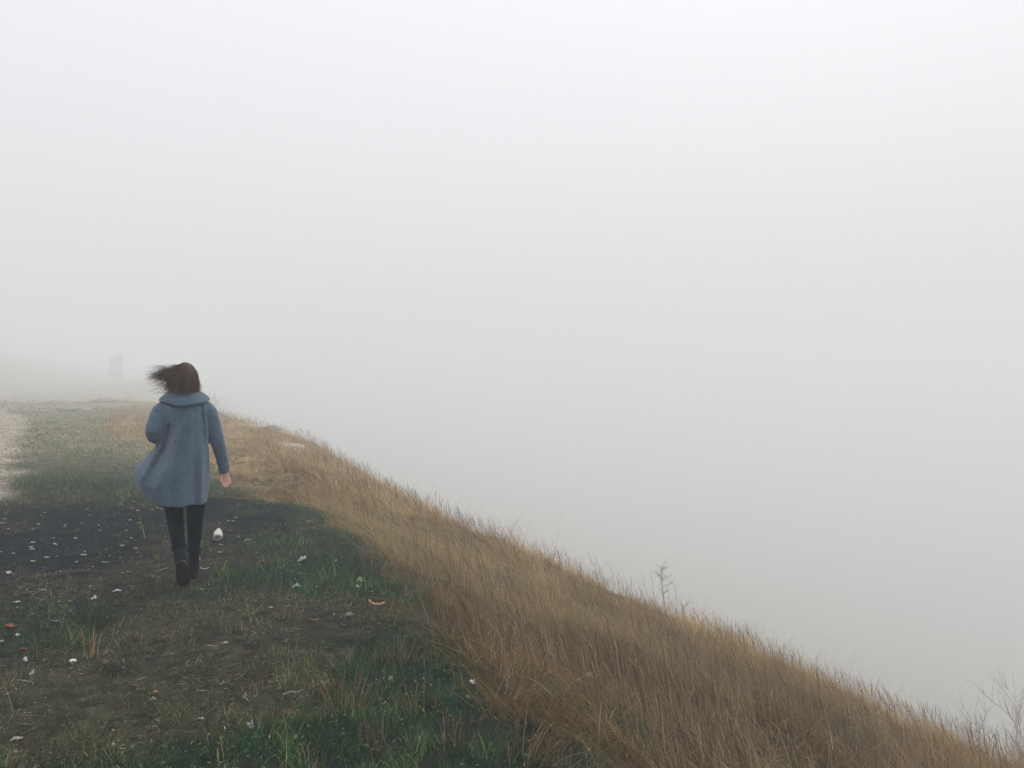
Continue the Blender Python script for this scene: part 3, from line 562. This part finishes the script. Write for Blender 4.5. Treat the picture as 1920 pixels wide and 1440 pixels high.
dark_spots = [(9,974),(62,994),(69,991),(72,984),(102,990),(122,986),(121,989),(120,956),(83,962),(139,932),(158,931),(165,937),(228,947),(154,982),(185,986),(188,996),(211,1001),(141,1011),(104,1022),(62,1019),(58,1027),(60,1032),(4,1013),(2,1036),(25,1039),(88,1047),(62,1054),(106,1045),(156,1042),(159,1035),(230,1025),(200,1031),(144,1055),(174,1064),(174,1060),(194,1055),(201,1056),(226,1047),(230,1076),(16,993),(2,1057),(247,953),(259,959),(285,957),(295,953),(302,956),(302,964),(244,976),(261,982),(309,979),(237,996),(246,1010),(255,1030),(250,942),(257,1058),(257,1037),(240,1073),(49,1096),(96,1097),(79,1108),(32,1140),(78,1127),(111,1130),(131,1128),(142,1137)]
bright = {(141,1011),(104,1022),(62,1019),(60,1032),(62,1054),(88,1047),(255,1030),(259,959),(58,1027),(230,1025),(156,1042)}
for i, (a, b) in enumerate(dark_spots):
    if i % 6 == 4 and (a, b) not in bright: continue
    k = 1.1 if (a, b) in bright else rs.uniform(.45, .85)
    put('cigarette_butt', BT[i % 5], None, a, b, 'small white cigarette butt trodden into the dark bare soil left of the woman', 'cigarette butt', 'cigarette butts on the dark soil', sc=k*(1+max(0, 1000-b)*.0015))
for i, (a, b) in enumerate([(442,972),(428,978),(437,978),(411,982),(413,1037),(396,1032),(415,1023)]):
    put('cigarette_butt', BT[(i+2) % 5], None, a, b, 'small white cigarette butt on the ground around the white plastic bottle', 'cigarette butt', 'cigarette butts near the bottle', sc=rs.uniform(.7, 1.0))
SCR = [crumple(i, .035, .05, .014) for i in range(6)]
def scrap(px, py, mat, label, seed, w=.05, l=.07, h=.02, rz=None, cat='scrap', name='paper_scrap'):
    put(name, crumple(seed, w, l, h), mat, px, py, label, cat, rz=rz, sc=.78)
scrap(16, 1077, M_white, 'short upright white paper curl at the left edge of the dark soil', 11, .035, .055, .03, 1.0)
scrap(31, 1132, M_white, 'folded white paper scrap on brown soil near the left edge', 12, .04, .08, .02, .4)
scrap(176, 1125, M_white, 'bright white folded scrap beside the dark green weed', 13, .045, .07, .03, .1)
scrap(219, 1111, M_white, 'long thin white paper strip right of the dark green weed', 14, .018, .10, .012, .35)
scrap(48, 1242, M_white, 'tiny white pellet of paper at lower left near the round cap', 15, .03, .04, .025)
scrap(59, 1268, M_white, 'tiny upright white scrap on the lower left turf', 16, .022, .03, .03)
scrap(33, 1194, M_white, 'small white paper corner below the orange leaf at the left edge', 17, .03, .045, .015)
scrap(3, 1206, M_cream, 'cream paper scrap cut by the left edge of view', 18, .03, .05, .015)
scrap(567, 1053, M_white, 'crumpled white tissue in the green grass right of the woman', 19, .06, .105, .05, .1, 'tissue', 'tissue')
scrap(555, 1103, M_white, 'twisted white paper strip below the crumpled tissue', 20, .022, .10, .025, .6)
scrap(675, 1092, M_yel, 'pale yellow crumpled scrap in grass below the golden brow', 21, .05, .07, .035)
scrap(670, 1103, M_white, 'tiny white fleck just below the pale yellow scrap', 22, .02, .03, .02)
scrap(656, 1156, M_pink, 'pinkish torn paper left of the curved rind', 23, .05, .09, .03, -.6)
scrap(540, 1140, M_pink, 'small pinkish scrap among straw left of the torn paper', 24, .03, .045, .02)
scrap(508, 1142, M_white, 'thin white sliver on the straw left of the pinkish scrap', 25, .012, .045, .008)
scrap(464, 1015, M_grey, 'grey flattened paper right of the white bottle', 26, .05, .10, .02, .1)
scrap(447, 1009, M_grey, 'small grey paper just right of the white bottle', 27, .03, .06, .02)
scrap(480, 1039, M_pink, 'small pale scrap up left of the orange leaf', 28, .03, .05, .02)
scrap(630, 1054, M_white, 'tiny white fleck in grass right of the crumpled tissue', 29, .02, .028, .02)
scrap(886, 1285, M_white, 'white folded paper at the foot of the tall dry grass', 30, .035, .075, .03, 2.2)
scrap(1108, 1272, M_white, 'white plastic wrapper caught deep in the slope grass', 31, .05, .12, .05, -.2, 'wrapper', 'plastic_wrapper')
scrap(30, 1390, M_cream, 'long cream paper scrap at the lower left corner', 32, .022, .085, .014, .4)
scrap(287, 1316, M_grey, 'grey folded scrap on the lower left straw', 33, .03, .045, .02)
scrap(377, 1352, M_cream, 'cream sliver of paper left of the white tissue', 34, .015, .045, .012, .3)
scrap(469, 1367, M_white, 'white balled tissue on green moss at the bottom', 35, .04, .05, .04, .3, 'tissue', 'tissue')
scrap(556, 1388, M_white, 'small white scrap right of the balled tissue', 36, .02, .026, .025)
scrap(458, 1313, M_pink, 'round pinkish curl of peel on the green moss', 37, .03, .035, .03)
scrap(212, 1402, M_cream, 'small cream scrap at the bottom left', 38, .016, .025, .015)
scrap(732, 1279, M_yel, 'yellowish dried flower head low in the grass right of the dry weed', 39, .03, .04, .03)
scrap(530, 1117, M_dblue, 'dark blue plastic shred below the crumpled tissue', 40, .04, .06, .03)
scrap(423, 1209, M_cream, 'pale bleached leaf sliver on the straw mat', 41, .010, .06, .008, .1)
scrap(198, 1247, M_pink, 'pinkish curl of paper right of the round white cap', 42, .025, .035, .03)
# curved thin white peel by the front boot
m = MB(); m.tube([(-.035, .012, .012), (-.02, -.006, .006), (0, -.012, .005), (.02, -.006, .006), (.034, .010, .010)], [.002, .0035, .004, .0035, .002], 7); put('paper_curl', m.mesh('paper_curl'), M_white, 383, 1068, 'thin curved white curl on the ground right of the boots', 'scrap', rz=0)
# round cap
m = MB(); m.loft([np.stack([r*np.cos(np.linspace(0, 2*PI, 20, endpoint=False)), r*np.sin(np.linspace(0, 2*PI, 20, endpoint=False)), np.full(20, z)], 1) for r, z in ((.006, 0), (.006, .012), (.017, .014), (.019, .018), (.015, .024), (.006, .027))]); put('mushroom', m.mesh('mushroom'), M_white, 136, 1247, 'round flat white mushroom cap on the lower left turf', 'mushroom')
# curved rind and stick
m = MB(); m.tube([(.046*math.cos(a), .038*math.sin(a), .012+.006*math.cos(a*2)) for a in np.linspace(PI*.93, PI*1.93, 12)], [.004]+[.006]*10+[.0045], 9, flat=1.2); put('curved_rind', m.mesh('curved_rind'), M_rind, 706, 1134, 'curved orange tan rind forming a half ring in the grass', 'rind', rz=.1, sc=1.1)
m = MB(); m.tube([(-.1, 0, .01), (-.03, .01, .016), (.05, -.004, .014), (.12, .01, .012)], [.0045, .005, .004, .003], 7); put('stick', m.mesh('stick'), M_twig, 706, 1127, 'brown stick lying behind the curved rind', 'stick', rz=-.7)
m = MB(); m.tube([(-.06, 0, .006), (-.02, .008, .01), (.03, -.002, .009), (.06, .012, .008)], [.002, .003, .0025, .0015], 6); put('stick', m.mesh('stick'), M_twig, 339, 1377, 'thin dark twig on straw near the bottom left of centre', 'stick', rz=.1)
m = MB(); m.tube([(-.05, 0, .01), (-.01, .006, .016), (.02, -.002, .014), (.05, .006, .02)], [.0018, .002, .0018, .0012], 6); put('stick', m.mesh('stick'), M_cream, 550, 1305, 'pale thin twig above the lobed orange leaf', 'stick', rz=.15)
# leaves
for i, (a, b, mt, sz, lb, lab) in enumerate([(494, 1056, M_orange, .085, 5, 'broad orange brown leaf in grass left of the crumpled tissue'), (542, 1343, M_orange, .075, 7, 'lobed bright orange oak leaf on the green moss'),
        (500, 1275, M_redb, .065, 3, 'dark red curled leaf on moss left of the dry weed'), (19, 1179, M_orange, .10, 3, 'long orange leaf at the left edge below the soil'), (4, 1148, M_orange, .05, 3, 'small orange leaf cut by the left edge'),
        (44, 1223, M_orange, .06, 3, 'small rusty leaf on straw at the lower left'), (458, 1351, M_redb, .06, 3, 'dull red leaf just above the balled tissue'), (468, 1229, M_orange, .05, 3, 'narrow orange leaf on the straw mat'),
        (104, 1168, M_grey, .07, 0, 'pointed grey green leaf above the green tuft'), (590, 1166, M_tleaf, .075, 0, 'faded tan leaf in the grass left of the pinkish paper'), (528, 1068, M_tleaf, .07, 0, 'narrow straw coloured leaf below the orange brown leaf'),
        (249, 957, M_orange, .05, 3, 'small orange leaf among the butts beside the coat hem'), (4, 984, M_tleaf, .07, 3, 'tan leaf on the dark soil at the left edge'), (292, 1304, M_tleaf, .05, 3, 'small tan leaf above the grey folded scrap')]):
    o = put('fallen_leaf', leaf_mesh(50+i, sz, max(lb, 1), .022, lb > 0), mt, a, b, lab, 'leaf', 'fallen leaves', sc=.78)
# white bottle lying with its base toward the camera
def bottle():
    x, y, z = px_ground(408, 1016); r = empty('plastic_bottle', (x, y, z)); tag(r, 'crumpled white plastic bottle lying on the dark soil right of the legs', 'bottle')
    def ringat(l, rad, dent=0.):
        th = np.linspace(0, 2*PI, 28, endpoint=False); rr_ = rad*(1+dent*np.sin(3*th+l*40)); return np.stack([rr_*np.cos(th), np.full(28, l), rr_*np.sin(th)+.046], 1)
    m = MB(); m.loft([ringat(.006, .026), ringat(-.0, .034), ringat(.003, .041), ringat(.014, .0435, .02), ringat(.04, .043, .06), ringat(.065, .0415, .07), ringat(.09, .042, .05), ringat(.112, .036, .04), ringat(.128, .022), ringat(.138, .0165)])
    b = link('bottle_body', m.mesh('bottle_body'), M_plastic, r)
    c = MB(); c.loft([ringat(.137, .0185), ringat(.139, .0195), ringat(.155, .0195), ringat(.157, .017)]); link('cap', c.mesh('cap'), M_white, r)
    q = MB(); q.loft([ringat(-.001, .027), ringat(-.003, .025), ringat(-.0005, .021), ringat(.001, .010)]); link('base_ring', q.mesh('base_ring'), M_pink, r)
    r.rotation_euler = (.50, .05, .30); r.scale = (1.0, .80, 1.0)
bottle()

# ---------------------------------------------------------------- stones and outcrops
def rock(px, py, w, dpt, h, seed, label, mat=M_stone, pos=None, name='rock', cat='rock', group=None):
    r = np.random.RandomState(seed); x, y, z = pos or px_ground(px, py); n, m_ = 26, 12; rings = []; off = r.rand(3)*50
    for i in range(m_):
        ph = i/(m_-1)*PI*.62; th = np.linspace(0, 2*PI, n, endpoint=False); rad = np.sin(min(ph, PI/2)) if i else .02
        k = 1+.28*vnoise(np.cos(th)*1.6+off[0]+ph, np.sin(th)*1.6+off[1], 1.3, seed)+.10*vnoise(np.cos(th)*4+off[0], np.sin(th)*4+ph*4, 1.5, seed+3)
        rings.append(np.stack([w/2*rad*k*np.cos(th), dpt/2*rad*k*np.sin(th), h*(np.cos(ph)**.6 if ph < PI/2 else -(ph-PI/2)*4)*(1+.12*vnoise(np.cos(th)*2+off[2], np.sin(th)*2, 2., seed+5))], 1))
    mb = MB(); mb.loft(rings, cap=True); o = link(name, mb.mesh(name), mat); o.location = (x, y, z-.03-h*.15); return tag(o, label, cat, group)
M_rockf = material('pale_rock', (.42, .40, .37), .95, .25, 1.2, .5, 6); M_rockd = material('mossy_rock', (.27, .26, .21), .95, .3, 1.5, .5, 6)
rock(470, 800, 1.9, 1.3, .16, 1, 'pale flat rock slab showing in the foggy golden grass beside the woman', M_rockf)
rock(532, 838, 1.1, .9, .14, 2, 'smaller pale rock slab nearer the hillside brow', M_rockf)
rock(580, 978, .12, .10, .05, 3, 'pale round stone at the edge of the golden grass', M_stone)
rock(140, 768, 2.0, 1.6, .24, 4, 'grey green rock hump with a dark crack on the foggy hilltop', M_rockd)
rock(200, 754, 2.8, 2.2, .34, 5, 'low dark rocky mound farther off behind the cracked hump', M_rockd)
rock(110, 756, 2.2, 2.0, .28, 6, 'flat topped rock left of the rocky mound in the fog', M_rockd)
# the faint upright stone in the fog
def pillar():
    y = 225.; x = (217-960)/F*y; z = float(ground_z(x, y)); mb = MB()
    rings = []
    for t, wl, wr in ((0, -.36, .38), (.25, -.36, .36), (.55, -.35, .37), (.78, -.35, .36), (.86, -.30, .36), (.93, -.05, .37), (1., .16, .34)):
        zz = t*1.0; rings.append(np.array([(wl, -.22, zz), ((wl+wr)/2, -.26, zz*1.01), (wr, -.2, zz), (wr+.01, .2, zz), ((wl+wr)/2, .25, zz), (wl, .2, zz)]))
    top = CAM+(HZ-664)/F*y-z+.05; k = top
    rings = [r*np.array([4.2, 4.2, k]) for r in rings]; mb.loft(rings); o = link('standing_stone', mb.mesh('standing_stone', False), material('weathered_stone', (.50, .48, .46), .95, .25, .8, .5, 4)); o.location = (x, y, z-.05)
    tag(o, 'faint grey upright stone with a slanted top standing far off in the fog', 'standing stone')
pillar()

# ---------------------------------------------------------------- weeds, saplings and shrubs
def branchy(seed, h, n_main, spread, depth, r0, taper=.62, twig=.5, lean=(0, 0), kink=.12):
    r = np.random.RandomState(seed); m = MB()
    def grow(p, d, L_, rad, dep):
        k = 5; pts = [p]; dd = d.copy()
        for i in range(k):
            dd = dd+r.normal(0, kink, 3)+np.array([0, 0, .04]); dd /= np.linalg.norm(dd); pts.append(pts[-1]+dd*L_/k)
        m.tube(pts, list(np.linspace(rad, rad*.45, k+1)), 4 if dep < 2 else 6, smooth=0)
        if dep > 0:
            for j in range(r.randint(4, 8)):
                q = pts[r.randint(1, k+1)]; nd = dd+r.normal(0, spread, 3); nd[2] = abs(nd[2])*.8+.5; nd /= np.linalg.norm(nd); grow(q, nd, L_*r.uniform(.4, .75)*twig*1.6, rad*taper, dep-1)
    for i in range(n_main):
        a = r.rand()*2*PI; d0 = np.array([math.cos(a)*.35*(n_main > 1)+lean[0], math.sin(a)*.3*(n_main > 1)+lean[1], 1.]); d0 /= np.linalg.norm(d0)
        grow(np.array([0, 0, -.03]), d0, h*r.uniform(.6, 1.) if n_main > 1 else h, r0, depth)
    return m.mesh('branches')
def plant(name, me, mat, x, y, label, cat, group=None):
    o = link(name, me, mat); o.location = (x, y, float(ground_z(x, y))-.02); return tag(o, label, cat, group)
def top_at(px, y, py): return CAM+(HZ-py)/F*y-float(ground_z((px-960)/F*y, y))
y = 20.; x = (1247-960)/F*y; H_ = top_at(1247, y, 1062)
m = MB(); P = [(0, 0, -.1)]+[(.03*math.sin(i*1.3)+(-.05 if i > 6 else 0), 0, H_*i/9) for i in range(1, 10)]; m.tube(P, list(np.linspace(.034, .010, 10)), 7, smooth=2)
tr = link('sapling_trunk', m.mesh('trunk'), M_bark); r_ = empty('bare_sapling', (x, y, float(ground_z(x, y)))); tag(r_, 'thin bare sapling rising through fog behind the slope grass', 'sapling'); tr.name = 'trunk'; tr.parent = r_
rr = np.random.RandomState(5); m = MB()
for i in range(34):
    t = rr.uniform(.45, 1.); b0 = np.array([P[min(9, int(t*9))][0], 0, H_*t]); a = rr.rand()*2*PI; L_ = rr.uniform(.2, .55)*(1.15-t*.5)
    up = rr.uniform(.3, 1.2); d_ = np.array([math.cos(a), math.sin(a), up]); d_ /= np.linalg.norm(d_); b1 = b0+d_*L_*.5+rr.normal(0, .02, 3); b2 = b0+d_*L_+np.array([0, 0, .03]); m.tube([b0, b1, b2], [.008, .006, .003], 4, smooth=0)
    for k in range(3): e = b1+rr.normal(0, .07, 3)+np.array([0, 0, .05]); m.tube([b1, (b1+e)/2+rr.normal(0, .01, 3), e], [.005, .004, .002], 4, smooth=0)
link('branch', m.mesh('branch'), M_bark, r_)
def shrub(name, px, y, py, seed, label, nm=4, spread=.7, depth=2, r0=.012, lean=(0, 0), mat=M_bark, kk=1.0, cat='shrub', group=None):
    h = top_at(px, y, py); return plant(name, branchy(seed, h*kk, nm, spread, depth, r0, lean=lean), mat, (px-960)/F*y, y, label, cat, group)
M_shrub = material('shrub_twig', (.17, .155, .13), .9, .3, 20, .2); M_mauve = material('mauve_twig', (.27, .22, .205), .9, .3, 20, .2)
shrub('bare_shrub', 1222, 18, 1090, 21, 'low twiggy shrub left of the bare sapling in the fog', 4, .5, 2, .009, (-.1, 0))
shrub('dead_stem', 1277, 17.0, 1110, 22, 'single dead stem right of the bare sapling', 1, .3, 1, .010, cat='stem')
shrub('dead_stem', 1306, 16., 1140, 24, 'short leaning dead stem in grass on the hillside brow', 2, .3, 1, .007, (-.25, 0), cat='stem')
shrub('bare_shrub', 1822, 12.2, 1318, 31, 'small dark shrub at the lower right brow of the slope', 7, .5, 2, .007, (-.05, 0), M_shrub, .7)
shrub('bare_shrub', 1868, 12.6, 1335, 32, 'smaller dark shrub between the lower right brow and the large mauve bush', 6, .5, 2, .006, (-.1, 0), M_shrub, .7)
shrub('bare_bush', 1925, 18.0, 1272, 33, 'large mauve grey bush fading in fog at the right edge', 15, .5, 3, .016, (-.12, 0), M_mauve, .60, cat='bush')
shrub('bare_bush', 1990, 18.5, 1262, 34, 'mauve grey bush half outside the right edge', 15, .5, 3, .016, (-.1, 0), M_mauve, .60, cat='bush')
shrub('small_bare_plant', 392, 26, 728, 35, 'faint bare twigs above the right shoulder of the woman', 4, .5, 2, .010, cat='plant')
# dry weed tufts on the flat
def weed(px, py, h, n, seed, label, cols, spread=.5, wd=.0035, name='dry_weed', lean=0., cat='weed', group=None, curve=.5):
    global rs; x, y, z = px_ground(px, py); r = np.random.RandomState(seed)
    P_ = np.stack([r.normal(0, .028*math.sqrt(n/12), n), r.normal(0, .025*math.sqrt(n/12), n), np.zeros(n)-.01], 1); H = h*r.uniform(.45, 1.1, n)
    az = np.arctan2(P_[:, 0]+lean, P_[:, 1])+r.normal(0, .5, n); th0 = r.uniform(0, spread, n); th1 = th0+r.uniform(-.1, curve, n)
    me = blades(name, P_, H, az, th0, th1, r.uniform(.6, 1.2, n)*wd, vary(pick(cols, n), .25), 5, face=r.uniform(-.7, .7, n), prof=[1, .9, .8, .75, .9, .3])
    o = link(name, me, GM); o.location = (x, y, z); return tag(o, label, cat, group)
SW = [(.22, .15, .08), (.32, .23, .13), (.14, .095, .055), (.08, .06, .04)]; GW = [(.02, .05, .03), (.035, .08, .035), (.05, .09, .04)]
weed(640, 1330, .20, 70, 1, 'large fan shaped dry weed on the moss below the centre', SW, .65)
weed(748, 1240, .15, 60, 2, 'brown dry weed up right of the large fan shaped one', SW, .6)
weed(780, 1330, .14, 34, 3, 'small brown weed right of the large fan shaped one', SW, .6)
weed(710, 1400, .22, 16, 4, 'tall sparse brown stalks near the bottom centre', [(.15, .10, .06), (.22, .14, .08)], .25, .003)
weed(530, 1160, .10, 30, 5, 'short straw tuft left of the pinkish torn paper', SW, .6)
weed(175, 1232, .17, 5, 6, 'single upright straw stalk on the lower left turf', [(.38, .29, .15)], .1, .006)
weed(413, 1438, .18, 2, 7, 'lone pale straw stalk at the bottom edge below the tissue', [(.45, .34, .2)], .15, .005, lean=-.2)
weed(576, 1440, .16, 2, 8, 'lone pale stem with a white tip at the bottom edge', [(.38, .36, .26)], .06, .004)
weed(420, 1175, .10, 4, 9, 'thin dry stem standing on the straw mat below the boots', [(.22, .17, .10)], .1, .003)
weed(120, 1205, .11, 130, 110, 'bright green grass tuft at the edge of the brown soil', [(.045, .11, .03), (.03, .08, .03), (.06, .13, .035)], .9, .004, 'grass_tuft', cat='grass tuft')
weed(180, 1175, .19, 90, 11, 'dark green leafy weed right of the bright green tuft', GW, .8, .006, 'green_weed')
weed(960, 1330, .26, 60, 12, 'arching tuft of dry grass spilling over the moss', SW, .9, .004, lean=.1, curve=1.1)
weed(1010, 1432, .26, 80, 13, 'arching dry grass tuft at the bottom right of the moss', SW, .9, .004, lean=.1, curve=1.1)
weed(850, 1200, .24, 90, 14, 'thick arching dry grass tuft at the foot of the golden brow', SW, .95, .004, curve=1.1)
weed(930, 1260, .26, 90, 15, 'pale arching dry grass tuft right of the folded white paper', [(.42, .31, .17), (.34, .23, .12)], .95, .004, curve=1.1)
weed(850, 1400, .14, 26, 16, 'low brown weed near the bottom below the folded white paper', SW, .6)
weed(300, 1145, .09, 20, 17, 'small reddish dry weed below the boots', [(.2, .11, .07), (.26, .17, .1)], .5, .003)

# ---------------------------------------------------------------- the fog
def haze():
    z0 = -122; z1 = HAZE_TOP; X = 930; m = MB(); m.add([(-X, -X, z0), (X, -X, z0), (X, X, z0), (-X, X, z0), (-X, -X, z1), (X, -X, z1), (X, X, z1), (-X, X, z1)], [(0, 3, 2, 1), (4, 5, 6, 7), (0, 1, 5, 4), (1, 2, 6, 5), (2, 3, 7, 6), (3, 0, 4, 7)])
    mt = bpy.data.materials.new('haze'); mt.use_nodes = True; t = mt.node_tree; t.nodes.clear(); o_ = t.nodes.new('ShaderNodeOutputMaterial'); v = t.nodes.new('ShaderNodeVolumePrincipled')
    v.inputs['Color'].default_value = HAZE_COL; v.inputs['Density'].default_value = HAZE_D; v.inputs['Anisotropy'].default_value = HAZE_G
    t.links.new(v.outputs[0], o_.inputs['Volume']); o = link('haze', m.mesh('haze', False), mt); tag(o, 'thick pale fog filling the valley and hiding the far hilltop', 'fog', kind='stuff')
HAZE_TOP = 17.5; HAZE_D = .0080; HAZE_COL = (.965, .972, .985, 1); HAZE_G = 0.
haze()
